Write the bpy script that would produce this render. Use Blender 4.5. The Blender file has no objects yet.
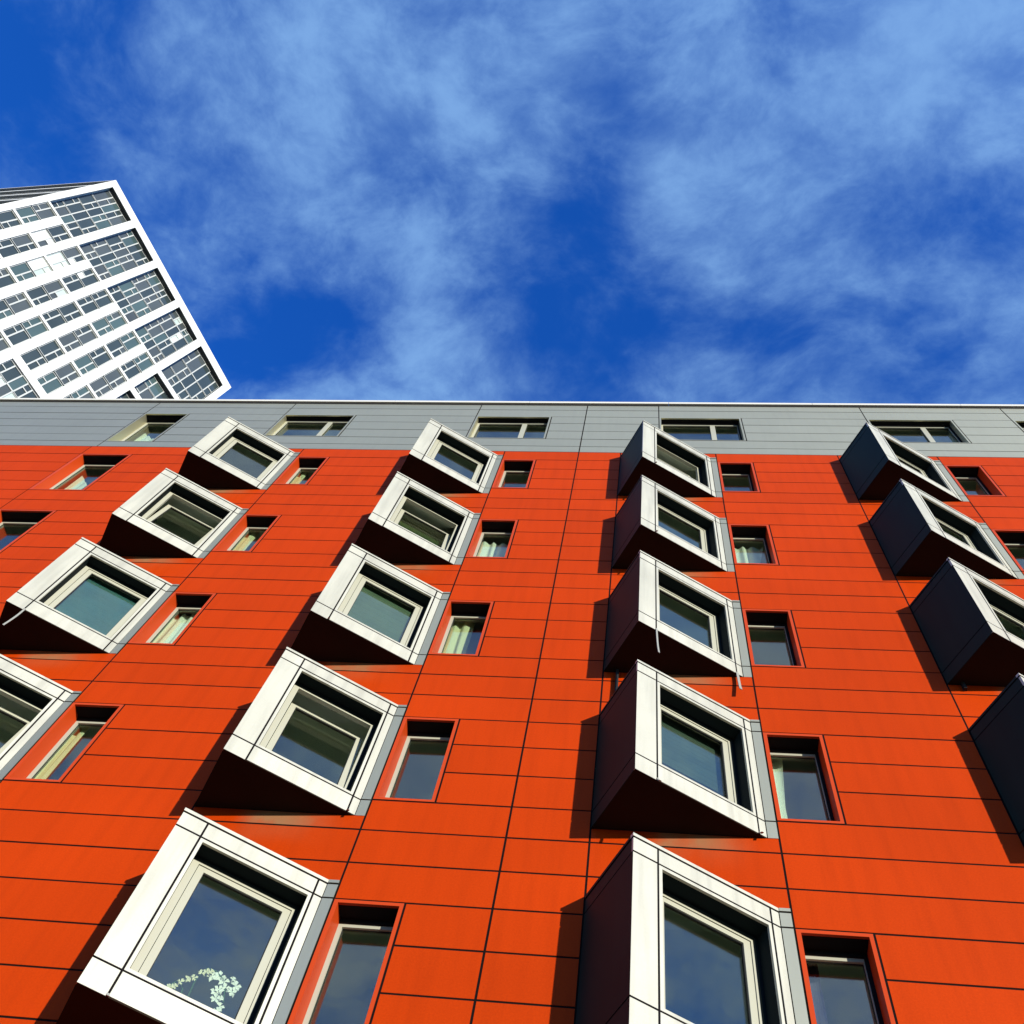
import bpy, math, random
from mathutils import Vector, Matrix
random.seed(7)
sc = bpy.context.scene
col = sc.collection
W = 3.9939          # spacing of the bay columns (m)
FH = 2.9            # storey height (m)
GROUND = -18.65     # z = 0 is the underside of the topmost bays

# ------------------------------------------------------------------ materials
def mat(name, base, rough=0.5, metal=0.0, spec=0.5, var=0.0, vscale=0.6, bump=0.0, bscale=40, streak=0.0, grain=0.0):
    m = bpy.data.materials.new(name); m.use_nodes = True
    nt = m.node_tree; b = nt.nodes['Principled BSDF']
    b.inputs['Roughness'].default_value = rough
    b.inputs['Metallic'].default_value = metal
    b.inputs['Specular IOR Level'].default_value = spec
    b.inputs['Base Color'].default_value = (*base, 1)
    L = nt.links.new
    if var or streak or bump:
        tc = nt.nodes.new('ShaderNodeTexCoord')
    if var or streak:
        geo = nt.nodes.new('ShaderNodeNewGeometry')
        pos = geo.outputs['Position']
        n = nt.nodes.new('ShaderNodeTexNoise'); n.inputs['Scale'].default_value = vscale; n.inputs['Detail'].default_value = 5
        L(pos, n.inputs['Vector'])
        mp = nt.nodes.new('ShaderNodeMapping'); mp.inputs['Scale'].default_value = (9, 9, 0.7)
        L(pos, mp.inputs['Vector'])
        n2 = nt.nodes.new('ShaderNodeTexNoise'); n2.inputs['Scale'].default_value = 1.0; n2.inputs['Detail'].default_value = 4
        L(mp.outputs[0], n2.inputs['Vector'])
        a = nt.nodes.new('ShaderNodeMapRange'); a.inputs[1].default_value = .3; a.inputs[2].default_value = .7
        a.inputs[3].default_value = 1 - var; a.inputs[4].default_value = 1 + var
        L(n.outputs['Fac'], a.inputs[0])
        c = nt.nodes.new('ShaderNodeMapRange'); c.inputs[1].default_value = .45; c.inputs[2].default_value = .75
        c.inputs[3].default_value = 1; c.inputs[4].default_value = 1 - streak
        L(n2.outputs['Fac'], c.inputs[0])
        # each panel leaves the factory with a slightly different coat
        ob = nt.nodes.new('ShaderNodeMapRange'); ob.inputs[3].default_value = 1 - var * .7; ob.inputs[4].default_value = 1 + var * .7
        L(geo.outputs['Random Per Island'], ob.inputs[0])
        m1 = nt.nodes.new('ShaderNodeMath'); m1.operation = 'MULTIPLY'; L(a.outputs[0], m1.inputs[0]); L(c.outputs[0], m1.inputs[1])
        m2 = nt.nodes.new('ShaderNodeMath'); m2.operation = 'MULTIPLY'; L(m1.outputs[0], m2.inputs[0]); L(ob.outputs[0], m2.inputs[1])
        if grain:      # speckle of the powder coat and fine dust
            ng = nt.nodes.new('ShaderNodeTexNoise'); ng.inputs['Scale'].default_value = 55; ng.inputs['Detail'].default_value = 4; ng.inputs['Roughness'].default_value = .8
            L(pos, ng.inputs['Vector'])
            rg = nt.nodes.new('ShaderNodeMapRange'); rg.inputs[1].default_value = .3; rg.inputs[2].default_value = .7; rg.inputs[3].default_value = 1 - grain; rg.inputs[4].default_value = 1 + grain
            L(ng.outputs['Fac'], rg.inputs[0]); m3 = nt.nodes.new('ShaderNodeMath'); m3.operation = 'MULTIPLY'; L(m2.outputs[0], m3.inputs[0]); L(rg.outputs[0], m3.inputs[1]); m2 = m3
        vm = nt.nodes.new('ShaderNodeVectorMath'); vm.operation = 'SCALE'; vm.inputs[0].default_value = base
        L(m2.outputs[0], vm.inputs['Scale']); L(vm.outputs[0], b.inputs['Base Color'])
    if bump:
        n3 = nt.nodes.new('ShaderNodeTexNoise'); n3.inputs['Scale'].default_value = bscale; n3.inputs['Detail'].default_value = 6
        L(tc.outputs['Object'], n3.inputs['Vector'])
        bp = nt.nodes.new('ShaderNodeBump'); bp.inputs['Strength'].default_value = bump; bp.inputs['Distance'].default_value = .01
        L(n3.outputs['Fac'], bp.inputs['Height']); L(bp.outputs[0], b.inputs['Normal'])
    return m

M = {}
M['red'] = mat('red_cladding', (.370, .0305, .0006), .55, 0, .04, var=.055, vscale=.5, streak=.10, bump=.04, bscale=3, grain=.12)
def tan_patch(m):
    # tan patch on the two courses below each bay, fading along x
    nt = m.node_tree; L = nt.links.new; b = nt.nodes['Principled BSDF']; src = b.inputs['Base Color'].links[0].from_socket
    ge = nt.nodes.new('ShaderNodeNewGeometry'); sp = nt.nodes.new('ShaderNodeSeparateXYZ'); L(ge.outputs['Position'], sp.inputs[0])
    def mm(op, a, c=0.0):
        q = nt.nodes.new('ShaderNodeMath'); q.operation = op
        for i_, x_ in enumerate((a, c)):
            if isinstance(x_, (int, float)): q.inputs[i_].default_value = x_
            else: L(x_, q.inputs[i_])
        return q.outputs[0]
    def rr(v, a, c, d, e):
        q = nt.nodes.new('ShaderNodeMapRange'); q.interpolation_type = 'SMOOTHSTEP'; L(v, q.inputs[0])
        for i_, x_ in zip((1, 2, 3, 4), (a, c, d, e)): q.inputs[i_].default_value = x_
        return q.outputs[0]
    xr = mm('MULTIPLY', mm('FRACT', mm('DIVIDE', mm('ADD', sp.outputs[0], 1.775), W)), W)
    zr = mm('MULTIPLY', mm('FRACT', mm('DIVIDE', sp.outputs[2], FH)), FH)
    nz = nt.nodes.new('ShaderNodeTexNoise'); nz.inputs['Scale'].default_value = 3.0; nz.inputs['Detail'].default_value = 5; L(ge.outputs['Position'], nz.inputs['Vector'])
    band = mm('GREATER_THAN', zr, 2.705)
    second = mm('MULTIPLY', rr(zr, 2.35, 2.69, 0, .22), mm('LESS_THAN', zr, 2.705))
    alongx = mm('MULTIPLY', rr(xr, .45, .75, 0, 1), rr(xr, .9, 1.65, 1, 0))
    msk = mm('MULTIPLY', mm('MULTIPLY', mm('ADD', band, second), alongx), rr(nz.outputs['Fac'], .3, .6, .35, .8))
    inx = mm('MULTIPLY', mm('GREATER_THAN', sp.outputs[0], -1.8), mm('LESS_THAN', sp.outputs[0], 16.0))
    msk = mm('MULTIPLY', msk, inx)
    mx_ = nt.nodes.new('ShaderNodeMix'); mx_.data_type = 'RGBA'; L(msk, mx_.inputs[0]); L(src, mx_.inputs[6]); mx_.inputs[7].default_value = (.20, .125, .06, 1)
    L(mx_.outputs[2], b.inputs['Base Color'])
tan_patch(M['red'])
M['trim'] = mat('red_window_trim', (.39, .040, .006), .4, 0, .10, var=.04)
M['soffit_and_shade_strips'] = mat('shaded_soffit', (.008, .008, .009), .8, 0, .05)  # shade under the window heads put into a black base colour
M['silver'] = mat('silver_cladding', (.58, .54, .355), .43, .88, .4, var=.03, vscale=.8, streak=.04)
M['white'] = mat('white_bay_cladding', (.47, .455, .365), .42, .30, .3, var=.07, vscale=1.2, streak=.20, grain=.04)
M['dark'] = mat('shaded_side_panel', (.004, .018, .015), .5, 0, .06, var=.18, vscale=.8, streak=.12)  # shade on the bay's side face put into the base colour
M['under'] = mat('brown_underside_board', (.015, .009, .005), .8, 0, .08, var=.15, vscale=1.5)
M['reveal'] = mat('shaded_reveal', (.006, .011, .012), .7, 0, .04)  # shade inside the bay opening put into the base colour
M['frame'] = mat('cream_window_frame', (.325, .32, .25), .4, 0, .3, var=.02)
M['gasket'] = mat('rubber_gasket', (.015, .015, .015), .7, 0, .2)
M['back'] = mat('joint_backing', (.005, .004, .004), .9, 0, .1)
M['redback'] = mat('joint_backing_red', (.004, .002, .0015), .9, 0, .1)
M['coping'] = mat('bright_metal_coping', (.55, .53, .46), .5, 0, .3)
M['plaster'] = mat('interior_plaster', (.66, .70, .60), .9, 0, .2, var=.1, vscale=.9)
M['curtain'] = mat('white_curtain_cloth', (.70, .72, .62), .9, 0, .1)
M['cream_curtain'] = mat('cream_curtain_cloth', (.62, .62, .40), .9, 0, .1)
M['lilac_curtain'] = mat('lilac_curtain_cloth', (.10, .085, .13), .9, 0, .1)
M['strip'] = mat('pale_cover_strip', (.25, .25, .22), .5, .1, .3)
M['roofing'] = mat('roofing_felt', (.08, .08, .08), .9, 0, .2, var=.1)
M['ground'] = mat('paving', (.07, .068, .066), .85, 0, .3, var=.2, vscale=.4, bump=.3, bscale=8)
M['twhite'] = mat('white_tower_concrete', (.58, .58, .55), .6, 0, .3, var=.02, vscale=.08)
M['tframe'] = mat('white_tower_frame', (.42, .43, .41), .45, 0, .3)
M['tdark'] = mat('dark_tower_reveal', (.045, .05, .05), .6, 0, .3)
M['leaf'] = mat('orchid_leaf', (.04, .10, .02), .4)
M['petal'] = mat('orchid_petal', (.88, .86, .80), .6)
M['petal_yellow'] = mat('orchid_petal_yellow', (.80, .72, .50), .6)
M['pot'] = mat('ceramic_pot', (.5, .45, .4), .3)
M['box'] = mat('white_card', (.8, .82, .82), .5)

def glassmat(name, tint, boost, rough=0.0):
    m = bpy.data.materials.new(name); m.use_nodes = True
    nt = m.node_tree; nt.nodes.clear(); L = nt.links.new
    out = nt.nodes.new('ShaderNodeOutputMaterial')
    tr = nt.nodes.new('ShaderNodeBsdfTransparent'); tr.inputs[0].default_value = (*tint, 1)
    gl = nt.nodes.new('ShaderNodeBsdfGlossy'); gl.inputs['Roughness'].default_value = rough; gl.inputs[0].default_value = (1, .97, .84, 1)
    ge = nt.nodes.new('ShaderNodeNewGeometry'); dt = nt.nodes.new('ShaderNodeVectorMath'); dt.operation = 'DOT_PRODUCT'
    L(ge.outputs['Incoming'], dt.inputs[0]); L(ge.outputs['Normal'], dt.inputs[1])
    def mm(op, a, b=0.0, cl=False):
        q = nt.nodes.new('ShaderNodeMath'); q.operation = op; q.use_clamp = cl
        for i_, x_ in enumerate((a, b)):
            if isinstance(x_, (int, float)): q.inputs[i_].default_value = x_
            else: L(x_, q.inputs[i_])
        return q.outputs[0]
    sch = mm('ADD', mm('MULTIPLY', mm('POWER', mm('SUBTRACT', 1.0, mm('ABSOLUTE', dt.outputs['Value'])), 5.0), .85), .14)
    mu = nt.nodes.new('ShaderNodeMath'); mu.operation = 'MULTIPLY'; mu.inputs[1].default_value = boost; mu.use_clamp = True
    mx = nt.nodes.new('ShaderNodeMixShader')
    tc = nt.nodes.new('ShaderNodeTexCoord'); ns = nt.nodes.new('ShaderNodeTexNoise'); ns.inputs['Scale'].default_value = .9
    bp = nt.nodes.new('ShaderNodeBump'); bp.inputs['Strength'].default_value = .05; bp.inputs['Distance'].default_value = .05
    L(tc.outputs['Object'], ns.inputs['Vector']); L(ns.outputs['Fac'], bp.inputs['Height']); L(bp.outputs[0], gl.inputs['Normal'])
    L(sch, mu.inputs[0]); L(mu.outputs[0], mx.inputs[0]); L(tr.outputs[0], mx.inputs[1]); L(gl.outputs[0], mx.inputs[2])
    L(mx.outputs[0], out.inputs[0])
    return m
M['glass'] = glassmat('window_glass', (.86, .92, .86), 1.0)
def towerglass(name, base, rough=.08):
    m = mat(name, base, rough, 0, .5, var=.12, vscale=.25)
    return m
M['tg'] = [towerglass('tower_glass_slate', (.030, .042, .044)), towerglass('tower_glass_grey', (.055, .065, .066)),
           towerglass('tower_glass_teal', (.05, .08, .08)), towerglass('tower_glass_blind', (.42, .50, .46), .3),
           towerglass('tower_glass_white_blind', (.75, .78, .74), .5)]

# ------------------------------------------------------------------ mesh helpers
class MB:
    def __init__(s): s.v = []; s.f = []; s.m = []; s.mi = 0; s.tf = lambda p: p
    def poly(s, pts):
        n = len(s.v); s.v += [tuple(s.tf(p)) for p in pts]; s.f.append(tuple(range(n, n + len(pts)))); s.m.append(s.mi)
    def hexa(s, P):
        """P: eight corners, lower loop 0-3, upper loop 4-7"""
        n = len(s.v); s.v += [tuple(s.tf(p)) for p in P]
        for f in ((3, 2, 1, 0), (4, 5, 6, 7), (0, 1, 5, 4), (1, 2, 6, 5), (2, 3, 7, 6), (3, 0, 4, 7)):
            s.f.append(tuple(n + i for i in f)); s.m.append(s.mi)
    def box(s, x0, x1, y0, y1, z0, z1):
        s.hexa([(x0, y0, z0), (x1, y0, z0), (x1, y1, z0), (x0, y1, z0), (x0, y0, z1), (x1, y0, z1), (x1, y1, z1), (x0, y1, z1)])
    def ring(s, x0, x1, z0, z1, a0, a1, b0, b1, y0, y1):
        """frame x0..x1,z0..z1 with the opening a0..a1,b0..b1"""
        s.box(x0, a0, y0, y1, z0, z1); s.box(a1, x1, y0, y1, z0, z1)
        s.box(a0, a1, y0, y1, z0, b0); s.box(a0, a1, y0, y1, b1, z1)
    def prism(s, pts, z0, z1):
        n = len(s.v); k = len(pts)
        s.v += [tuple(s.tf((x, y, z0))) for x, y in pts] + [tuple(s.tf((x, y, z1))) for x, y in pts]
        s.f.append(tuple(n + i for i in reversed(range(k)))); s.m.append(s.mi)
        s.f.append(tuple(n + k + i for i in range(k))); s.m.append(s.mi)
        for i in range(k):
            j = (i + 1) % k; s.f.append((n + i, n + j, n + k + j, n + k + i)); s.m.append(s.mi)
    def tube(s, pts, r, seg=6):
        n0 = len(s.v)
        for i, p in enumerate(pts):
            p = Vector(p); d = Vector(pts[min(i + 1, len(pts) - 1)]) - Vector(pts[max(i - 1, 0)]); d.normalize()
            u = d.orthogonal().normalized(); w = d.cross(u)
            for q in range(seg):
                a = 2 * math.pi * q / seg; s.v.append(tuple(s.tf(p + r * (math.cos(a) * u + math.sin(a) * w))))
        for i in range(len(pts) - 1):
            for q in range(seg):
                a = n0 + i * seg + q; b = n0 + i * seg + (q + 1) % seg
                s.f.append((a, b, b + seg, a + seg)); s.m.append(s.mi)
    def build(s, name, mats, parent=None, loc=None):
        me = bpy.data.meshes.new(name); me.from_pydata(s.v, [], s.f)
        if not isinstance(mats, (list, tuple)): mats = [mats]
        for x in mats: me.materials.append(x)
        me.polygons.foreach_set('material_index', s.m); me.update()
        import bmesh
        bm = bmesh.new(); bm.from_mesh(me); bmesh.ops.recalc_face_normals(bm, faces=bm.faces); bm.to_mesh(me); bm.free()
        o = bpy.data.objects.new(name, me); col.objects.link(o)
        if parent: o.parent = parent
        if loc: o.location = loc
        return o
def tag(o, label=None, cat=None, group=None, kind=None):
    if label: o['label'] = label
    if cat: o['category'] = cat
    if group: o['group'] = group
    if kind: o['kind'] = kind
    return o
def empty(name, loc=(0, 0, 0)):
    o = bpy.data.objects.new(name, None); o.location = loc; o.empty_display_size = .5; col.objects.link(o); return o
def copy_tree(o, parent, loc=None):
    c = o.copy(); col.objects.link(c); c.parent = parent
    if loc is not None: c.location = loc
    for ch in list(o.children): copy_tree(ch, c)
    return c

# ------------------------------------------------------------------ the apartment building
bld = empty('apartment_building', (2.0, 6.0, GROUND))
tag(bld, 'orange-red panelled apartment block with wedge-shaped white bays and a grey top storey', 'building')
OFF = Vector((-2.0, -6.0, -GROUND))      # parts are modelled in facade coordinates, then offset to the base empty
XL, XR = -17.0, 27.0
COLS = [0, 1, 2, 3, 4]
NJ = 5                                     # storeys of bays (0 = top)
BX0, BX1, BZ1 = -1.775, 0.0, 1.984
GREY = 2.222; TOP = 5.27
grey_windows = [(-4.28, -3.33, 2.56, 4.42), (-1.08, .43, 3.03, 4.42), (3.14, 4.66, 3.03, 4.42), (6.99, 8.58, 3.03, 4.42),
                (11.17, 12.76, 3.03, 4.42), (14.0, 15.5, 3.03, 4.42), (18.0, 19.5, 3.03, 4.42)]
TR = .045
holes = []            # in the cladding
bholes = []           # in the backing wall
for i in COLS:
    for j in range(NJ):
        X, Z = i * W, -FH * j
        holes.append((X + BX0, X + BX1, Z, Z + BZ1)); bholes.append((X - 1.68, X - .13, Z + .05, Z + 1.93))
        holes.append((X, X + .65, Z + .262, Z + 1.762)); bholes.append((X + .03, X + .62, Z + .28, Z + 1.735))
for j in range(NJ):
    Z = -FH * j
    holes.append((-4.43, -3.35, Z - .2, Z + 1.762)); bholes.append((-4.40, -3.38, Z - .18, Z + 1.735))
for x0, x1, z0, z1 in grey_windows:
    holes.append((x0 - TR, x1 + TR, z0 - .03, z1 + TR)); bholes.append((x0 - .02, x1 + .02, z0 - .02, z1 + .02))

rows = []
for j in range(0, 6):
    Z = -FH * j
    for a, b in ((-.2, .262), (.262, .767), (.767, 1.27), (1.27, 1.762), (1.762, 2.237), (2.237, 2.7)):
        if j == 0 and a >= 1.7:
            if a < 2: rows.append((Z + a, GREY, 0))
            continue
        rows.append((Z + a, Z + b, 0))
rows += [(-FH * 5 - .2 - .47 * (k + 1), -FH * 5 - .2 - .47 * k, 0) for k in range(8)]
for a, b in ((GREY, 2.555), (2.555, 3.0), (3.0, 3.5), (3.5, 4.0), (4.0, 4.46), (4.46, 4.93), (4.93, TOP)): rows.append((a, b, 1))
vj_red = [-9.9, -4.43, 5.418, 20.5] + [i * W for i in COLS] + [i * W + BX0 for i in COLS]
vj_grey = [-9.9, -4.33, 5.418, 20.5] + [w[0] - TR for w in grey_windows[1:]]
def intervals(a, b, hs, x0=XL, x1=XR):
    """free x-intervals of the strip a..b after taking the holes out, as (x0, x1, z0, z1) pieces"""
    zs = sorted({a, b} | {h[2] for h in hs if a < h[2] < b} | {h[3] for h in hs if a < h[3] < b})
    out = []
    for z0, z1 in zip(zs, zs[1:]):
        zm = (z0 + z1) / 2; cuts = sorted((h[0], h[1]) for h in hs if h[2] < zm < h[3]); x = x0
        for c0, c1 in cuts:
            if c0 > x + 1e-6: out.append((x, c0, z0, z1))
            x = max(x, c1)
        if x < x1: out.append((x, x1, z0, z1))
    return out
red, silver = MB(), MB()
G = .0105
for a, b, kind in rows:
    js = vj_grey if kind else vj_red
    xs = sorted([XL] + js + [XR])
    for s0, s1 in zip(xs, xs[1:]):
        local = [h for h in holes if h[0] < s1 - 1e-4 and h[1] > s0 + 1e-4]
        for p, q, z0, z1 in intervals(a, b, local, s0, s1):
            if z1 - z0 < .02 or q - p < .02: continue
            gg = G * (1.05 if abs(p - 5.418) < .01 else 1); gh = G * (1.05 if abs(q - 5.418) < .01 else 1)
            dy = random.uniform(-.0012, .0005); tx = random.uniform(-.0008, .0008); tz = random.uniform(-.0008, .0008)
            lo = z0 + (G if abs(z0 - a) < 1e-6 else 0.001); hi = z1 - (G if abs(z1 - b) < 1e-6 else 0.001)
            A, B = p + gg, q - gh
            (silver if kind else red).hexa([(A, dy, lo), (B, dy + tx, lo), (B, .016, lo), (A, .016, lo),
                                            (A, dy + tz, hi), (B, dy + tx + tz, hi), (B, .016, hi), (A, .016, hi)])
def bpart(mb, name, mats): return mb.build(name, mats, bld, OFF)
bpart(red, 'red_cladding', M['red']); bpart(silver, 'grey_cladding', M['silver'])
bk = MB()
zs = sorted({GROUND, TOP} | {h[2] for h in bholes} | {h[3] for h in bholes})
for z0, z1 in zip(zs, zs[1:]):
    for x0, x1, c, d in intervals(z0, z1, bholes): bk.box(x0, x1, .003, .22, c, d)
bpart(bk, 'backing_wall', M['redback'])
# rooms behind the facade
rm = MB()
for j in range(-1, 7):
    z = -FH * j - .37
    rm.box(XL + .1, XR - .1, .235, 4.4, z - .24, z)
rm.box(XL + .1, XR - .1, .235, 4.4, TOP - .3, TOP - .05)
rm.box(XL + .1, XR - .1, 4.41, 4.5, GROUND, TOP - .05)
for i in range(-4, 7):
    x = i * W - 2.35
    rm.box(x - .06, x + .06, .235, 4.4, GROUND + .01, TOP - .06)
bpart(rm, 'interior_wall', M['plaster'])
sh = MB(); sh.box(XL, XL + .09, .04, 13, GROUND, TOP - .02); sh.box(XR - .09, XR, .04, 13, GROUND, TOP - .02); sh.box(XL + .09, XR - .09, 12.9, 13, GROUND, TOP - .02)
bpart(sh, 'side_wall', M['silver'])
rf = MB(); rf.box(XL + .02, XR - .02, .06, 12.95, TOP - .01, TOP + .06); bpart(rf, 'roof', M['roofing'])
cp = MB()
xx = XL
while xx < XR - .1:
    x2 = min(xx + 3.02, XR); cp.box(xx + .004, x2 - .004, -.04, .26, TOP + .07, TOP + .18); xx = x2
bpart(cp, 'coping', M['coping'])
cs = MB(); cs.box(XL, XR, .008, .25, TOP - .0, TOP + .068); bpart(cs, 'coping_shadow_strip', M['gasket'])  # dark strip drawn for the shadow line under the coping

# ------------------------------------------------------------------ the wedge-shaped bay
FL = Vector((-1.36, -.722)); T2 = Vector((.8660254, .5)); N2 = Vector((.5, -.8660254))
def front(p):   # (s along the face, depth behind it, z)
    q = FL + T2 * p[0] - N2 * p[1]; return (q.x, q.y, p[2])
SD = Vector((-1.775 + 1.36, .722)); SL = SD.length; SD = SD / SL; SN = Vector((-SD.y, SD.x)); SN = -SN if SN.x > 0 else SN
def side(p):    # (distance from the front corner towards the wall, depth behind the side face, z)
    q = FL + SD * p[0] - SN * p[1]; return (q.x, q.y, p[2])
H1, H2, H3, H4 = .247, 1.762, 1.94, 1.984
S1, S2, S3 = .241, 1.356, 1.449
g = .0095
def make_bay(tilt=0.0, fine=True):
    b = MB(); b.tf = front
    def pan(s0, s1, z0, z1, y0=0):
        b.box(s0 + g, s1 - g, y0 + random.uniform(-.001, .001), .025, z0 + g, z1 - g)
    # corner column, middle and right-hand panels of the front
    for z0, z1 in ((0, H1), (H1, H2), (H2, H3)):
        b.box(.0, S1 - g, random.uniform(-.001, .001), .025, z0 + (g if z0 else 0), z1 - g)
    pan(S1, S2, 0, H1); pan(S1, S2, H2, H3)
    b.ring(S1 + g, S2 - g, H1 + g, H2 - g, .281, 1.318, .287, 1.718, 0, .025)
    for z0, z1 in ((0, H1), (H1, H2), (H2, H3)): pan(S2, S3, z0, z1)
    b.box(-.006, S3, -.006, .04, H3 + .008, H4)
    # flat strip where the bay dies into the wall
    b.tf = lambda p: p; b.mi = 1
    for z0, z1 in ((0, H1), (H1, H2), (H2, H3)):
        b.box(-.1045, -.008, -.006, .026, z0 + (g if z0 else 0), z1 - g)
    b.box(-.1045, -.008, -.011, .03, H3 + .008, H4)
    root = b.build('bay_window', [M['white'], M['silver']])
    # dark backing that closes the joints
    c = MB(); c.tf = front
    c.ring(.012, S3 - .02, .012, H3 + .012, .275, 1.325, .28, 1.725, .0035, .0255)
    c.tf = side; c.box(.012, SL - .01, .0035, .045, .012, H3 + .012)
    c.tf = lambda p: p; c.box(-.12, -.0015, .0, .033, .004, H4 - .01)
    c.build('joint_backing', M['back'], root)
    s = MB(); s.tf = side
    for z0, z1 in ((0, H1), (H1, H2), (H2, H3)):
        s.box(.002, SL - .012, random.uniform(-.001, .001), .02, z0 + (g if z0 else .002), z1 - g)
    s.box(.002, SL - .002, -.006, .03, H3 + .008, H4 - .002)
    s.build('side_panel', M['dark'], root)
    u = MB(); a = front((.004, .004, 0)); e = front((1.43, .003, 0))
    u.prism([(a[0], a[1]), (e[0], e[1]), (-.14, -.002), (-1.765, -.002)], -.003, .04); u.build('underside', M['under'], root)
    t = MB(); a = front((.03, .03, 0)); e = front((1.42, .028, 0)); t.prism([(a[0], a[1]), (e[0], e[1]), (-.14, .02), (-1.73, .02)], H3 + .012, H4 - .006); t.build('top_flashing', M['white'], root)
    # reveal of the opening
    r = MB(); r.tf = front
    r.box(.268, .2805, .026, .20, .287, 1.718); r.box(1.3185, 1.331, .026, .20, .287, 1.718)
    r.box(.268, 1.331, .026, .20, 1.7185, 1.731)
    r.box(1.286, 1.3185, .172, .1905, .287, 1.718); r.box(.2805, 1.286, .172, .1905, 1.689, 1.7185)  # dark strips added over the right and top frame edges as shade
    r.build('window_reveal_and_shade_strips', M['reveal'], root)
    sl = MB(); sl.tf = front; sl.box(.268, 1.331, .026, .20, .274, .2865); sl.build('sill', M['white'], root)
    # inner lining
    l = MB(); l.tf = front; l.ring(.14, 1.47, .06, 1.90, .281, 1.318, .287, 1.718, .252, .27)
    l.tf = side; l.box(.2, SL + .10, .06, .075, .06, 1.90)
    l.tf = lambda p: p
    a2 = front((.06, .06, 0)); e2 = front((1.40, .06, 0))
    l.prism([(a2[0], a2[1]), (e2[0], e2[1]), (-.16, .23), (-1.66, .23)], .05, .07)
    l.prism([(a2[0], a2[1]), (e2[0], e2[1]), (-.16, .23), (-1.66, .23)], 1.90, 1.93)
    l.build('inner_lining', M['plaster'], root)
    # fixed frame, gasket line, sash, pane
    f = MB(); f.tf = front; f.ring(.2805, 1.3185, .287, 1.718, .345, 1.262, .345, 1.665, .192, .25); f.build('window_frame', M['frame'], root)
    th = math.radians(tilt); hz = .35
    def sash(p):
        s_, y, z = p; y -= .20; z -= hz
        return front((s_, .20 + y * math.cos(th) + z * math.sin(th), hz + z * math.cos(th) - y * math.sin(th)))
    q = MB(); q.tf = sash; q.ring(.350, 1.257, .350, 1.660, .417, 1.190, .417, 1.610, .200, .245)
    q.build('sash', M['frame'], root)
    gk = MB(); gk.tf = sash
    gk.ring(.4175, 1.1895, .4175, 1.6095, .4235, 1.1835, .4235, 1.6035, .212, .236); gk.build('gasket', M['gasket'], root)
    p = MB(); p.tf = sash; p.box(.42, 1.187, .222, .228, .42, 1.607); p.build('glass_pane', M['glass'], root)
    return root
bay_closed = make_bay(0); bay_tilt = make_bay(8.5)
tilted = {(0, 1), (0, 3), (1, 1), (1, 3), (2, 0)}
used = set(); bays = {}
for i in COLS:
    for j in range(NJ):
        src = bay_tilt if (i, j) in tilted else bay_closed
        loc = Vector((i * W, 0, -FH * j)) + OFF
        if src.name not in used:
            used.add(src.name); src.parent = bld; src.location = loc; o = src
        else: o = copy_tree(src, bld, loc)
        bays[(i, j)] = o
# cover strips that have come loose and hang below their joints
def loose(parent, s, z0, z1, sway, wdt=.011):
    m = MB(); m.tf = front; k = 7; P = []
    for q in range(k + 1):
        t = q / k; z = z1 + (z0 - z1) * t; o = sway * t * t + .002 * math.sin(5 * t)
        P.append((s + o, z, -.012 - .04 * t * t))
    for (s0, za, y0), (s1, zb, y1) in zip(P, P[1:]):
        m.hexa([(s1 - wdt, y1, zb), (s1 + wdt, y1, zb), (s1 + wdt, y1 + .008, zb), (s1 - wdt, y1 + .008, zb),
                (s0 - wdt, y0, za), (s0 + wdt, y0, za), (s0 + wdt, y0 + .008, za), (s0 - wdt, y0 + .008, za)])
    return m.build('cover_strip', M['strip'], parent)
loose(bays[(2, 2)], S1, -.60, .02, .006); loose(bays[(2, 2)], S2, -.42, .02, -.012, .018)
loose(bays[(0, 2)], S1 + .01, -.49, .02, -.01); 
for k_, s_, d_ in (((2, 3), S1, .06), ((1, 4), S1, .03), ((1, 2), S1, .03), ((2, 0), S1, .05), ((2, 1), S1, .04), ((1, 3), S2, .02), ((2, 3), S2, .02)): loose(bays[k_], s_, -d_, .02, .004, .012)
# small brackets under the left end of some bays
for k_ in ((2, 2), (3, 2)):
    m = MB(); m.box(-1.62, -1.585, -.05, .0, -.13 if k_ != (2, 2) else -.5, .0); m.build('bracket', M['gasket'], bays[k_])

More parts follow.
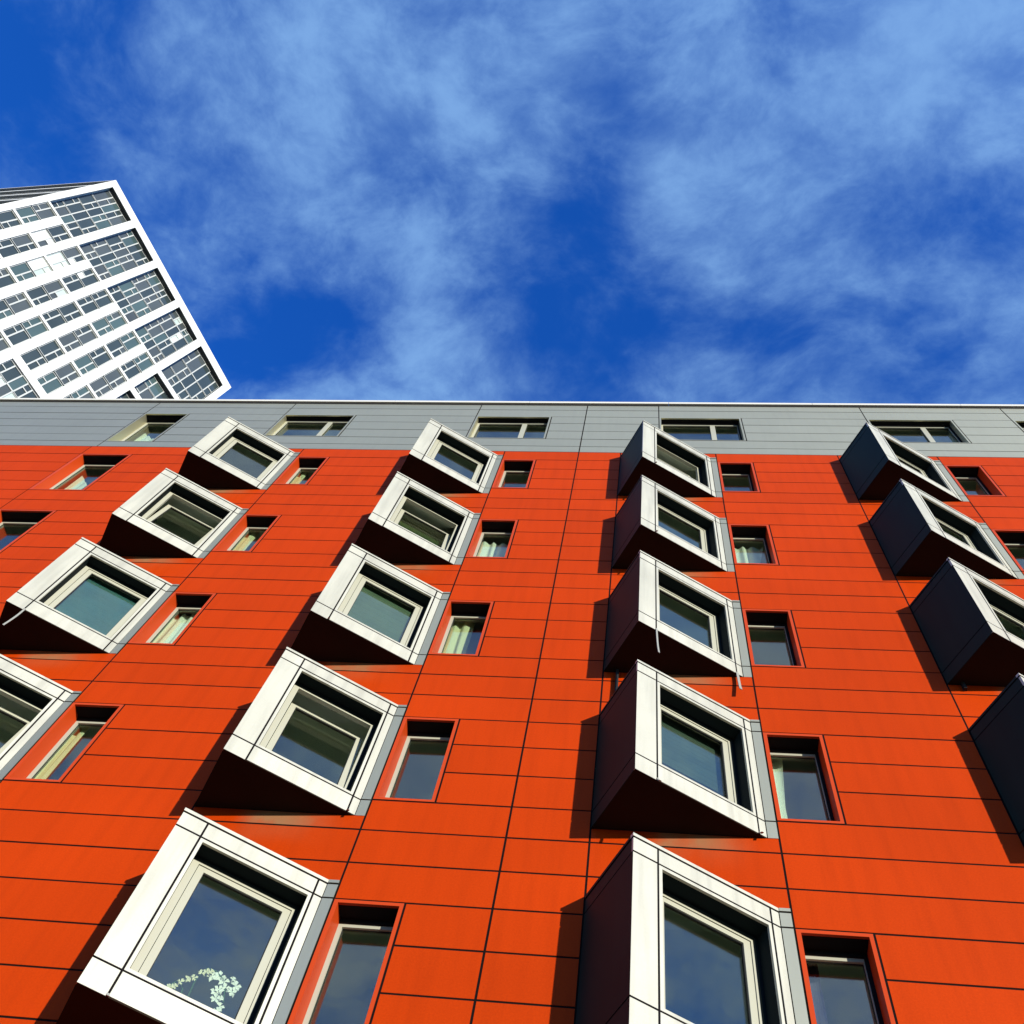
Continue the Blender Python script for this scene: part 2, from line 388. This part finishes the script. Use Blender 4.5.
# ------------------------------------------------------------------ flush windows
def make_window(w, z0, z1, x0in, depth, surround, frame_off=.2, mull=None, tl=.05, tt=.045, tb=.04, tr=.045, sash_tilt=0):
    """local origin: left edge of the surround at facade level; w = width of the surround"""
    a0, a1, b0, b1 = tl, w - tr, z0 + tb, z1 - tt
    s = MB(); s.ring(G, w - G, z0 + .008, z1 - .008, a0, a1, b0, b1, -.004, .024)
    for q in ((a0 - .012, a0, b0 - .012, b1), (a1, a1 + .012, b0 - .012, b1), (a0, a1, b0 - .012, b0)): s.box(q[0], q[1], .0245, depth + .05, q[2], q[3])
    root = s.build('window', surround)
    sf_ = MB(); sf_.box(a0 - .012, a1 + .012, .0245, depth + .05, b1, b1 + .012); sf_.box(a0, a1, depth - .02, depth - .002, b1 - .040, b1); sf_.box(a1 - .034, a1, depth - .02, depth - .002, b0, b1 - .041)  # black soffit, plus strips over the frame edges painted as their shade
    sf_.build('soffit_and_shade_strips', M['soffit_and_shade_strips'], root)
    f = MB(); fw = .040; ft = .078
    f.ring(a0, a1, b0, b1, a0 + fw, a1 - fw, b0 + fw, b1 - ft, depth, depth + .05)
    panes = []
    if mull:
        mx = a0 + (a1 - a0) * mull
        f.box(mx - .05, mx + .05, depth, depth + .05, b0 + fw, b1 - ft)
        panes = [(a0 + fw, mx - .05), (mx + .05, a1 - fw)]
    else: panes = [(a0 + fw, a1 - fw)]
    f.build('window_frame', M['frame'], root)
    p = MB(); gk = MB()
    for p0, p1 in panes:
        p.box(p0, p1, depth + .034, depth + .040, b0 + fw, b1 - ft)
        gk.ring(p0, p1, b0 + fw, b1 - ft, p0 + .006, p1 - .006, b0 + fw + .006, b1 - ft - .006, depth + .022, depth + .033)
    p.build('glass_pane', M['glass'], root); gk.build('gasket', M['gasket'], root)
    l = MB(); l.ring(a0 - .06, a1 + .06, b0 - .06, b1 + .06, a0, a1, b0, b1, depth + .052, depth + .075); l.build('inner_lining', M['plaster'], root)
    return root
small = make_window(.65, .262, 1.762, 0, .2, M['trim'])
first = True
for i in COLS:
    for j in range(NJ):
        loc = Vector((i * W, 0, -FH * j)) + OFF
        if first: small.parent = bld; small.location = loc; first = False
        else: copy_tree(small, bld, loc)
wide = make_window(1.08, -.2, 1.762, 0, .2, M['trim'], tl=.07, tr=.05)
for j in range(NJ):
    loc = Vector((-4.43, 0, -FH * j)) + OFF
    if j == 0: wide.parent = bld; wide.location = loc
    else: copy_tree(wide, bld, loc)
for k, (x0, x1, z0, z1) in enumerate(grey_windows):
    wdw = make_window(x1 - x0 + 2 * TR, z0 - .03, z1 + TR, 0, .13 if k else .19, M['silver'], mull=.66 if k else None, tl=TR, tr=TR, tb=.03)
    wdw.parent = bld; wdw.location = Vector((x0 - TR, 0, 0)) + OFF

# ------------------------------------------------------------------ curtains and other things in the windows
def curtain(x0, x1, z0, z1, y, material, label, amp=.025, freq=38, taper=0.0, slant=0.0):
    m = MB(); n = max(8, int((x1 - x0) * 60)); th = .004
    rowsn = 8
    def P(a, b, back):
        zt = z1 - slant * a; z = z0 + (zt - z0) * b
        x = x0 + (x1 - x0) * a * (1 - taper * (1 - abs(2 * b - .9))) 
        return (x, y + amp * math.sin(freq * x + .6 * math.sin(3 * b + 9 * a)) + (th if back else 0), z)
    idx = {}
    for back in (0, 1):
        for ib in range(rowsn + 1):
            for ia in range(n + 1):
                idx[(back, ib, ia)] = len(m.v); m.v.append(P(ia / n, ib / rowsn, back))
    for back in (0, 1):
        for ib in range(rowsn):
            for ia in range(n):
                m.f.append((idx[back, ib, ia], idx[back, ib, ia + 1], idx[back, ib + 1, ia + 1], idx[back, ib + 1, ia])); m.m.append(0)
    for ia in range(n):
        for ib in (0, rowsn):
            m.f.append((idx[0, ib, ia], idx[0, ib, ia + 1], idx[1, ib, ia + 1], idx[1, ib, ia])); m.m.append(0)
    for ib in range(rowsn):
        for ia in (0, n):
            m.f.append((idx[0, ib, ia], idx[0, ib + 1, ia], idx[1, ib + 1, ia], idx[1, ib, ia])); m.m.append(0)
    o = m.build('curtain', material)
    tag(o, label, 'curtain', 'curtains hanging behind the windows')
    return o
def Wx(i, x): return i * W + x
def Wz(j, z): return -FH * j + z
Y = .34
curtain(Wx(1, .05), Wx(1, .60), Wz(1, .0), Wz(1, 1.58), Y, M['curtain'], 'white net curtain in the narrow window right of the second-row bay, second column', slant=.1)
curtain(Wx(1, .05), Wx(1, .36), Wz(2, .0), Wz(2, 1.74), Y, M['cream_curtain'], 'sunlit cream curtain in the narrow window beside the third bay of the second column', slant=-.05)
curtain(Wx(0, -.05), Wx(0, .62), Wz(2, .0), Wz(2, 1.62), Y, M['curtain'], 'bright white net curtain in the narrow window beside the third bay of the leftmost column', slant=-.25)
curtain(Wx(0, .0), Wx(0, .16), Wz(3, .0), Wz(3, 2.05), Y, M['cream_curtain'], 'slim pale yellow curtain at the left of the lowest narrow window near the left edge')
curtain(Wx(0, .0), Wx(0, .2), Wz(1, .0), Wz(1, 1.9), Y, M['cream_curtain'], 'pale yellow curtain in the second narrow window of the leftmost column')
curtain(Wx(0, .0), Wx(0, .18), Wz(0, .0), Wz(0, 1.95), Y, M['cream_curtain'], 'pale yellow curtain edge in the topmost narrow window of the leftmost column')
curtain(Wx(2, .10), Wx(2, .55), Wz(1, .0), Wz(1, 1.6), Y, M['curtain'], 'white tied curtain in the narrow window beside the second bay of the third column', taper=.3)
curtain(Wx(2, .0), Wx(2, .24), Wz(3, .0), Wz(3, 1.88), Y, M['curtain'], 'long white curtain at the left of the fourth narrow window of the third column', taper=.25)
curtain(Wx(2, .0), Wx(2, .22), Wz(4, .0), Wz(4, 1.9), Y + .05, M['lilac_curtain'], 'lilac curtain at the left of the bottom narrow window in the third column')
#curtain(Wx(2, -.85), Wx(2, -.35), Wz(4, .06), Wz(4, 1.25), .1, M['lilac_curtain'], 'lilac curtain standing in the lowest bay of the third column')
curtain(-4.3, -3.95, -.3, 1.45, Y, M['curtain'], 'small white drape in the wide red-framed window at the far left', slant=.5)
curtain(-4.2, -3.8, 2.5, 4.05, Y, M['curtain'], 'small white drape in the leftmost window of the grey storey', slant=.4)

def tone_screen(i, j, off, z0, z1, color, label):
    m = MB(); m.tf = onbay(i, j)
    n = 24
    for k in range(n):      # screen added to give the pane its tone, in shallow folds
        a = z0 + (z1 - z0) * k / n; b = z0 + (z1 - z0) * (k + 1) / n; d = .0008 if k % 2 else 0
        m.box(.34, 1.27, off + d, off + d + .004, a, b)
    m.box(.34, 1.27, off - .01, off + .03, z1, z1 + .05)
    o = m.build('added_pane_screen', mat('added_pane_screen_tint', color, .9, 0, .1, var=.10, vscale=2.5)); tag(o, label, 'tone_screen', 'screens added behind the bay panes for their tone'); return o
def onbay(i, j): 
    return lambda p: tuple(Vector(front(p)) + Vector((i * W, 0, -FH * j)))
tone_screen(0, 2, .30, .30, 1.72, (.045, .120, .125), 'teal screen added behind the pane of the third bay, leftmost column, for its tone')
tone_screen(1, 2, .30, .30, 1.72, (.090, .130, .090), 'grey-green screen added behind the pane of the third bay, second column, for its tone')
tone_screen(1, 1, .56, .20, 1.75, (.035, .065, .020), 'dark green screen added behind the tilted window of the second bay, second column, for its tone')
tone_screen(2, 3, .32, .85, 1.74, (.060, .085, .070), 'grey-green screen added behind the upper pane of the fourth bay, third column, for its tone')
# white boxes on the sill of the fourth bay, second column
def onbay(i, j): 
    return lambda p: tuple(Vector(front(p)) + Vector((i * W, 0, -FH * j)))
bx = MB(); bx.tf = onbay(1, 3); bx.box(.46, .76, .30, .42, .345, .47)
tag(bx.build('storage_box', M['box']), 'long white box on the left of the sill of the fourth bay, second column', 'box')
bx = MB(); bx.tf = onbay(1, 3); bx.box(.95, 1.12, .30, .42, .345, .47)
tag(bx.build('storage_box', M['box']), 'short white box on the right of the sill of the fourth bay, second column', 'box')
# orchid
orc = empty('potted_orchid', Vector(front((.8, .46, .07))) + Vector((W, 0, -4 * FH)))
tag(orc, 'white flowering orchid in a pot behind the glass of the lowest bay, second column', 'plant')
def oloc(p): return tuple(Vector(onbay(1, 4)(p)) - orc.location)
pot = MB(); pot.tf = oloc
n = 16
for a in range(n):
    t0, t1 = 2 * math.pi * a / n, 2 * math.pi * (a + 1) / n
    c0, s0, c1, s1 = math.cos(t0), math.sin(t0), math.cos(t1), math.sin(t1)
    for (r0, z0), (r1, z1) in (((.05, .07), (.075, .22)), ((.075, .22), (.082, .225)), ((.082, .225), (.082, .245)), ((.082, .245), (.0, .235)), ((.0, .07), (.05, .07))):
        pot.poly([(.8 + r0 * c0, .46 + r0 * s0, z0), (.8 + r0 * c1, .46 + r0 * s1, z0), (.8 + r1 * c1, .46 + r1 * s1, z1), (.8 + r1 * c0, .46 + r1 * s0, z1)])
pot.build('pot', M['pot'], orc)
st = MB(); st.tf = oloc
stem1 = [(.8, .46, .23), (.79, .45, .55), (.78, .42, .80), (.83, .40, .92), (.90, .39, .92), (.98, .385, .88), (1.03, .385, .80), (1.06, .385, .68)]
stem2 = [(.8, .46, .23), (.76, .45, .45), (.72, .42, .66), (.66, .40, .70), (.62, .39, .62)]
st.tube(stem1, .009); st.tube(stem2, .009); st.build('stem', M['leaf'], orc)
lf = MB(); lf.tf = oloc
for a in range(6):
    t = a * 1.05; dx, dy = math.cos(t), math.sin(t) * .6; pts = []
    for q in range(6):
        u = q / 5; pts.append(((.8 + dx * .22 * u), (.46 + dy * .2 * u), .235 + .10 * math.sin(u * 2.2), .03 * math.sin(math.pi * (u * .9 + .08))))
    for (x, y, z, w_), (x2, y2, z2, w2) in zip(pts, pts[1:]):
        lf.hexa([(x - dy * w_, y + dx * w_, z), (x2 - dy * w2, y2 + dx * w2, z2), (x2 + dy * w2, y2 - dx * w2, z2), (x + dy * w_, y - dx * w_, z),
                 (x - dy * w_, y + dx * w_, z + .003), (x2 - dy * w2, y2 + dx * w2, z2 + .003), (x2 + dy * w2, y2 - dx * w2, z2 + .003), (x + dy * w_, y - dx * w_, z + .003)])
lf.build('leaf', M['leaf'], orc)
def flower(m, c, r):
    for k in range(5):
        a = 2 * math.pi * k / 5 + random.random(); 
        p1 = (c[0] + r * math.cos(a - .5) * .7, c[1] - .01, c[2] + r * math.sin(a - .5) * .7)
        p2 = (c[0] + r * math.cos(a), c[1] + random.uniform(-.015, .015), c[2] + r * math.sin(a))
        p3 = (c[0] + r * math.cos(a + .5) * .7, c[1] - .01, c[2] + r * math.sin(a + .5) * .7)
        m.poly([c, p1, p2, p3]); m.poly([(c[0], c[1] + .004, c[2]), (p3[0], p3[1] + .004, p3[2]), (p2[0], p2[1] + .004, p2[2]), (p1[0], p1[1] + .004, p1[2])])
fl = MB(); fl.tf = oloc; fy = MB(); fy.tf = oloc
for s_, z_ in [(.89, .88), (.95, .91), (.985, .88), (1.02, .83), (.99, .78), (.966, .75), (1.03, .72), (1.06, .66), (1.05, .60), (1.066, .94), (1.10, .88), (1.09, .80), (1.0, .68), (1.03, .55)]:
    flower(fl, (s_ + random.uniform(-.012, .012), .37 + random.uniform(-.02, .02), z_ - .02), random.uniform(.030, .058))
for s_, z_ in [(.80, .85), (.76, .78), (.83, .88), (.72, .74), (.65, .63), (.68, .69), (.62, .60), (.86, .90)]:
    flower(fy, (s_, .37, z_ - .02), .034)
fl.build('blossom', M['petal'], orc); fy.build('blossom', M['petal_yellow'], orc)

# ------------------------------------------------------------------ the tower
CAM = Vector((6.6558, -6.7439, -17.0215))
KS = 1.1
T0 = CAM + (Vector((-42.999, 1.5347, 82.0375)) - CAM) * KS
TD = Vector((.45476788, .89061, 0)); TN = Vector((TD.y, -TD.x, 0))       # along the sunlit face, and out of it
ED = Vector((-.99887, .04754, 0)); EN = Vector((-.04754, -.99887, 0))
tw = empty('high_rise_tower', (T0.x, T0.y, GROUND))
tag(tw, 'tall white high-rise with a slanting roof and gridded grey glazing, behind the red block', 'tower')
def tf(p):      # (a along the face, depth behind it, z below the corner), tower units -> local metres
    q = T0 + (TD * p[0] - TN * p[1]) * KS; return (q.x - T0.x, q.y - T0.y, T0.z + p[2] * KS - GROUND)
AW = 21.55
def roofz(a): return -.1385 * a
ZB = (GROUND - T0.z) / KS
P4 = 4.05
cols_t = [(.55 + P4 * c, .55 + P4 * c + (3.35 if c < 4 else 4.15)) for c in range(5)]
openings = []        # (a0,a1,z0,z1a,z1b) ; sloped top for the boxes
boxes = []; groups = []
for c, (a0, a1) in enumerate(cols_t):
    boxes.append((a0, a1, -12.66, -1.25 - .142 * a0, -1.25 - .142 * a1))
    if c == 4:
        for q in range(5):
            zt = -13.4 - 5.32 * q; boxes.append((a0, a1, zt - 4.55, zt, zt))
        continue
    for gq in range(6):
        zt = -12.95 - 5.32 * gq
        if c == 2 and gq == 3: boxes.append((a0 + 2.05, a0 + 2.05 + 3.35, zt - .6 - 15.2, zt - .6, zt - .6))
        if not (c == 3 and gq >= 3): groups.append((a0, a0 + 1.33, zt - 5.0, zt))
        if not (c == 2 and gq >= 3): groups.append((a0 + 2.05, a0 + 3.38, zt - 5.0, zt))
wl = MB(); wl.tf = tf
# white frame: vertical piers between openings, column by column
DEP = .9
def wallpiece(a0, a1, z0a, z0b, z1a, z1b, d0=0, d1=DEP):
    wl.hexa([(a0, d0, z0a), (a1, d0, z0b), (a1, d1, z0b), (a0, d1, z0a), (a0, d0, z1a), (a1, d0, z1b), (a1, d1, z1b), (a0, d1, z1a)])
cuts = sorted({0, AW} | {o[0] for o in boxes} | {o[1] for o in boxes} | {o[0] for o in groups} | {o[1] for o in groups})
for a0, a1 in zip(cuts, cuts[1:]):
    am = (a0 + a1) / 2; spans = []
    for b in boxes:
        if b[0] - 1e-6 < am < b[1] + 1e-6:
            f0 = b[3] + (b[4] - b[3]) * (a0 - b[0]) / (b[1] - b[0]); f1 = b[3] + (b[4] - b[3]) * (a1 - b[0]) / (b[1] - b[0])
            spans.append((b[2], f0, f1))
    for q in groups:
        if q[0] - 1e-6 < am < q[1] + 1e-6: spans.append((q[2], q[3], q[3]))
    spans.sort(key=lambda s: s[0]); z0a = z0b = ZB
    for s0, f0, f1 in spans:
        if s0 > z0a + .01: wallpiece(a0, a1, z0a, z0b, s0, s0)
        z0a, z0b = f0, f1
    wallpiece(a0, a1, z0a, z0b, roofz(a0), roofz(a1))
wl.build('wall', M['twhite'], tw)
# body behind
body = MB()
def e3(u, w, z): q = ED * u + Vector((0, 1, 0)) * w; return (q.x, q.y, z)
base = [tf((0, DEP + .02, 0)), tf((AW, DEP + .02, 0))]
h0 = T0.z - GROUND
p0, p1 = Vector(base[0]).to_2d(), Vector(base[1]).to_2d()
back1 = p1 + Vector((-30, 0)); back0 = p0 + Vector((ED.x, ED.y)) * 32 + Vector((.6, .8))
zt0, zt1 = h0 - .4, h0 + roofz(AW) * KS - .4
bp_ = [(p0.x - .9, p0.y + .7, zt0), (p1.x - .05, p1.y - .3, zt1), (back1.x, back1.y, zt1 - 1), (back0.x, back0.y, zt0 - 2)]
body.hexa([(x, y, 0) for x, y, z in bp_] + bp_)
body.build('core', M['tdark'], tw)
# windows: white mullions over glass of differing shades
def pane_cell(fr, gl, a0, a1, z0, z1, d, t=.055, wt=None):
    """one flat: a large pane and two small ones, mirrored at random"""
    lines = []
    big = random.random() < .5; ff = random.random() < .5
    split = .60; s2 = random.choice((.36, .40, .62))
    ab = a0 + (a1 - a0) * (split if big else 1 - split)
    zb = z0 + (z1 - z0) * (s2 if ff else 1 - s2)
    rects = [(a0, ab, z0, z1), (ab, a1, z0, zb), (ab, a1, zb, z1)] if big else [(ab, a1, z0, z1), (a0, ab, z0, zb), (a0, ab, zb, z1)]
    base = wt if wt is not None else random.choices([0, 1, 2, 3], [5, 4, 3, .6])[0]
    for r in rects:
        gl.mi = base if random.random() < .85 else random.choices([0, 1, 3, 4], [3, 3, .8, .35])[0]
        gl.box(r[0], r[1], d + .05, d + .09, r[2], r[3])
        fr.ring(r[0], r[1], r[2], r[3], r[0] + t, r[1] - t, r[2] + t, r[3] - t, d, d + .048)
def tower_window(a0, a1, z0, z1a, z1b, d, box):
    fr = MB(); fr.tf = tf; gl = MB(); gl.tf = tf
    if not box:
        zm = (z0 + z1a) / 2; wt = random.choices([None, 3, 4], [14, .8, .25])[0]
        pane_cell(fr, gl, a0 + .02, a1 - .02, z0 + .02, zm - .09, d, wt=wt)
        pane_cell(fr, gl, a0 + .02, a1 - .02, zm + .09, z1a - .02, d, wt=None)
        gl.mi = 0; gl.box(a0 + .02, a1 - .02, d + .06, d + .10, zm - .09, zm + .09)
    else:
        wd = a1 - a0
        strips = [(0, .40), (.40, .60), (.60, 1.0)]
        # storey lines hang from the bottom of the box upward; the topmost cell follows the slanting lintel
        n = max(1, round((z1a - z0) / 2.62))
        for s0, s1 in strips:
            A0, A1 = a0 + wd * s0, a0 + wd * s1
            top = z1a + (z1b - z1a) * s1 - .03
            zs_ = [z0 + 2.62 * k for k in range(n)]; zs_ = [z for z in zs_ if z < top - .8] + [top]
            for q0, q1 in zip(zs_, zs_[1:]):
                if s0 == .40:
                    gl.mi = random.choice((0, 0, 1, 2)); gl.box(A0, A1, d + .05, d + .09, q0, q1)
                    fr.ring(A0, A1, q0, q1, A0 + .05, A1 - .05, q0 + .07, q1 - .07, d, d + .048)
                else: pane_cell(fr, gl, A0, A1, q0 + .02, q1 - .06, d)
    o = fr.build('window', M['tframe'], tw); gl.build('glass_pane', M['tg'], o)
for b in boxes: tower_window(*b, .42 if b[3] - b[2] < 15 else .10, True)
for q in groups: tower_window(q[0], q[1], q[2], q[3], q[3], .10, False)
dk = MB(); dk.tf = tf
for b in [q for q in boxes if q[3] - q[2] < 15]:   # dark linings on the top and one jamb of the deep openings
    dk.box(b[1] - .035, b[1] - .003, .03, .40, b[2], b[4] - .01)
    dk.hexa([(b[0], .03, b[3] - .04), (b[1], .03, b[4] - .04), (b[1], .40, b[4] - .04), (b[0], .40, b[3] - .04),
             (b[0], .03, b[3] - .005), (b[1], .03, b[4] - .005), (b[1], .40, b[4] - .005), (b[0], .40, b[3] - .005)])
dk.build('opening_lining', M['tdark'], tw)
# the other, glazed face of the tower with white storey bands
sf = MB(); gf = MB()
def ef(p): q = ED * p[0] - EN * p[1]; return (q.x, q.y, h0 + p[2])
sf.tf = ef; gf.tf = ef
gf.box(.05, 30, .25, .3, -h0 + .1, -.5); gf.build('side_glazing', M['tg'][0], tw)
zq = -.0
sf.box(0.02, 30, .0, .6, -.35, -.02)
for k in range(17):
    z = -4.9 - 5.84 * k; sf.box(.02, 30, .0, .4, z - .7, z); sf.box(.02, 30, .12, .4, z - 3.2, z - 3.0)
sf.build('side_band', M['twhite'], tw)

# ------------------------------------------------------------------ ground
gd = MB(); gd.box(-1500, 1500, -1500, 1500, GROUND - .5, GROUND)
tag(gd.build('ground', M['ground']), kind='structure')

# ------------------------------------------------------------------ sky, sun
sun_dir = Vector((.611, -.72, .160)).normalized()
sun = bpy.data.lights.new('sun', 'SUN'); sun.energy = 5.0; sun.angle = math.radians(.5); sun.color = (1, .945, .82)
so = bpy.data.objects.new('sun', sun); col.objects.link(so); so.rotation_euler = (-sun_dir).to_track_quat('-Z', 'Y').to_euler()
so.location = (20, -30, 10)
w = bpy.data.worlds.new('World'); sc.world = w; w.use_nodes = True
nt = w.node_tree; nt.nodes.clear(); L = nt.links.new
out = nt.nodes.new('ShaderNodeOutputWorld'); bg = nt.nodes.new('ShaderNodeBackground'); bg.inputs[1].default_value = .066
sky = nt.nodes.new('ShaderNodeTexSky'); sky.sky_type = 'NISHITA'; sky.sun_disc = False
sky.sun_elevation = math.asin(sun_dir.z); sky.sun_rotation = math.atan2(sun_dir.x, sun_dir.y)
sky.air_density = 1.0; sky.dust_density = .2; sky.ozone_density = 2.5
tc = nt.nodes.new('ShaderNodeTexCoord')
def node(t, **k):
    n = nt.nodes.new(t)
    for a, b in k.items(): setattr(n, a, b)
    return n
def math_(op, a, b=None, clamp=False):
    n = node('ShaderNodeMath', operation=op); n.use_clamp = clamp
    for i, x in enumerate((a, b)):
        if x is None: continue
        if isinstance(x, (int, float)): n.inputs[i].default_value = x
        else: L(x, n.inputs[i])
    return n.outputs[0]
# cloud deck: directions are projected onto a plane overhead
sep = node('ShaderNodeSeparateXYZ'); L(tc.outputs['Generated'], sep.inputs[0])
zc = math_('MAXIMUM', sep.outputs[2], .06)
px = math_('DIVIDE', sep.outputs[0], zc); py = math_('DIVIDE', sep.outputs[1], zc)
cmb = node('ShaderNodeCombineXYZ'); L(px, cmb.inputs[0]); L(py, cmb.inputs[1])
deck = cmb.outputs[0]
def noise(vec, scale, detail, rough, dist=0.0, off=(0, 0, 0), sc3=(1, 1, 1), rot=0.0):
    mp = node('ShaderNodeMapping'); mp.inputs['Location'].default_value = off; mp.inputs['Scale'].default_value = sc3; mp.inputs['Rotation'].default_value = (0, 0, rot)
    L(vec, mp.inputs['Vector'])
    n = node('ShaderNodeTexNoise'); n.inputs['Scale'].default_value = scale; n.inputs['Detail'].default_value = detail
    n.inputs['Roughness'].default_value = rough; n.inputs['Distortion'].default_value = dist
    L(mp.outputs[0], n.inputs['Vector']); return n.outputs['Fac']
def ramp(v, a, b, c=0., d=1.):
    n = node('ShaderNodeMapRange', interpolation_type='SMOOTHSTEP'); L(v, n.inputs[0])
    for i, x in zip((1, 2, 3, 4), (a, b, c, d)): n.inputs[i].default_value = x
    return n.outputs[0]
RC = [[0.9923409, 0.0291055, 0.1200517], [0.0191044, 0.923994, -0.3819303], [-0.1220433, 0.3812985, 0.9163607]]
def deckpoint(u, v):
    a, b = (u - 512) / 1066., (v - 512) / 1066.
    d = [RC[0][k] * a + RC[1][k] * b + RC[2][k] for k in range(3)]
    return d[0] / d[2], d[1] / d[2]
warp = noise(deck, 2.2, 3, .5, 0, (4, 1, 0)); 
wv = node('ShaderNodeVectorMath', operation='SCALE'); wc = node('ShaderNodeCombineXYZ'); L(warp, wc.inputs[0]); L(noise(deck, 2.2, 3, .5, 0, (9, 7, 0)), wc.inputs[1])
ws = node('ShaderNodeVectorMath', operation='SUBTRACT'); L(wc.outputs[0], ws.inputs[0]); ws.inputs[1].default_value = (.5, .5, 0)
L(ws.outputs[0], wv.inputs[0]); wv.inputs['Scale'].default_value = .16
wa = node('ShaderNodeVectorMath', operation='ADD'); L(deck, wa.inputs[0]); L(wv.outputs[0], wa.inputs[1])
wd_ = wa.outputs[0]
big = noise(wd_, 4.2, 8, .62, .2, (2.3, .4, 0)); fine = noise(wd_, 8.0, 8, .6, .15, (1, 5, 0), (1, 1.2, 1), .5)
tiny = noise(wd_, 21.0, 7, .62, .3, (3, 2, 0), (1, 1.3, 1), 1.1)
cl = math_('ADD', math_('ADD', math_('MULTIPLY', math_('SUBTRACT', big, .02), .50), math_('MULTIPLY', fine, .40)), math_('MULTIPLY', tiny, .12))
# where the cloud banks and the clear gaps lie
for u, v, r, a in [(410, 130, .15, .07), (300, 60, .13, .05), (860, 80, .10, .07), (700, 190, .07, .09), (820, 285, .06, .09), (1000, 330, .09, .15), (1010, 30, .12, .08), (440, 375, .07, .15),
                   (650, 60, .07, .04), (690, 380, .05, .06), (540, 20, .07, .05), (150, 230, .10, .03), (760, 180, .12, .04), (960, 150, .07, .04),
                   (0, 70, .09, -.12), (588, 140, .035, -.10), (590, 215, .04, -.12), (570, 290, .05, -.08), (545, 345, .04, -.07), (620, 345, .06, -.06), (785, 10, .055, -.12), (600, 25, .035, -.09), (640, 250, .04, -.05),
                   (300, 290, .05, -.05), (230, 40, .035, -.06), (60, 200, .08, -.05), (895, 385, .05, -.11), (480, 290, .05, -.03), (965, 225, .04, -.07), (760, 330, .05, -.03), (710, 300, .05, .05), (720, 375, .05, .08), (700, 120, .03, -.04), (330, 200, .04, -.04), (250, 350, .08, -.05), (240, 250, .08, -.05), (60, 300, .10, -.05), (620, 90, .04, -.05), (500, 240, .04, -.03), (870, 330, .03, -.03)]:
    cx, cy = deckpoint(u, v)
    sv = node('ShaderNodeVectorMath', operation='DISTANCE'); L(wd_, sv.inputs[0]); sv.inputs[1].default_value = (cx, cy, 0)
    g_ = ramp(sv.outputs['Value'], 0, r * 1.5, a * (.75 if a > 0 else .8), 0)
    cl = math_('ADD', cl, g_)
# a milky bank behind the viewer, the one the panes mirror
for cx, cy, r, a in [(.35, -.75, .75, .19), (-.35, -.95, .5, .13), (.55, -.25, .3, .10)]:
    sv = node('ShaderNodeVectorMath', operation='DISTANCE'); L(wd_, sv.inputs[0]); sv.inputs[1].default_value = (cx, cy, 0)
    cl = math_('ADD', cl, ramp(sv.outputs['Value'], 0, r * 1.5, a, 0))
wisp = ramp(cl, .365, .70)
shred = ramp(math_('ADD', math_('MULTIPLY', fine, .6), math_('MULTIPLY', tiny, .4)), .38, .64, .66, 1.10)
dens = math_('ADD', math_('MULTIPLY', math_('MULTIPLY', wisp, shred), .86), .02, True)
hs = node('ShaderNodeHueSaturation'); hs.inputs['Saturation'].default_value = 1.3; hs.inputs['Value'].default_value = 1.0
tint = nt.nodes.new('ShaderNodeVectorMath'); tint.operation = 'MULTIPLY'; tint.inputs[1].default_value = (.6, 1.75, 3.75); L(hs.outputs[0], tint.inputs[0])
L(sky.outputs[0], hs.inputs['Color'])
mx = node('ShaderNodeMix', data_type='RGBA'); L(math_('MULTIPLY', dens, .74), mx.inputs[0]); L(tint.outputs[0], mx.inputs[6]); 
# cloud lit by the low sun behind the viewer is paler than the cloud opposite
lit = ramp(math_('MULTIPLY', sep.outputs[1], -1.0), .05, .55)
cc = node('ShaderNodeMix', data_type='RGBA'); L(lit, cc.inputs[0]); cc.inputs[6].default_value = (2.8, 5.3, 9.2, 1); cc.inputs[7].default_value = (5.4, 6.6, 8.2, 1); L(cc.outputs[2], mx.inputs[7])
L(mx.outputs[2], bg.inputs[0]); L(bg.outputs[0], out.inputs[0])

# ------------------------------------------------------------------ camera
cam = bpy.data.cameras.new('camera'); co = bpy.data.objects.new('camera', cam); col.objects.link(co)
cam.sensor_width = 36; cam.lens = 36 * 1066.024 / 1024; cam.clip_end = 4000; cam.clip_start = .05
r0, r1, r2 = [Vector(r) for r in RC]
m = Matrix((r0, -r1, -r2)).transposed().to_4x4(); m.translation = CAM
co.matrix_world = m
sc.camera = co
sc.view_settings.view_transform = 'Standard'; sc.view_settings.look = 'None'; sc.view_settings.exposure = .6; sc.view_settings.gamma = 1
sc.render.resolution_x = 1024; sc.render.resolution_y = 1024
sc.render.engine = 'CYCLES'
sc.cycles.transparent_max_bounces = 16
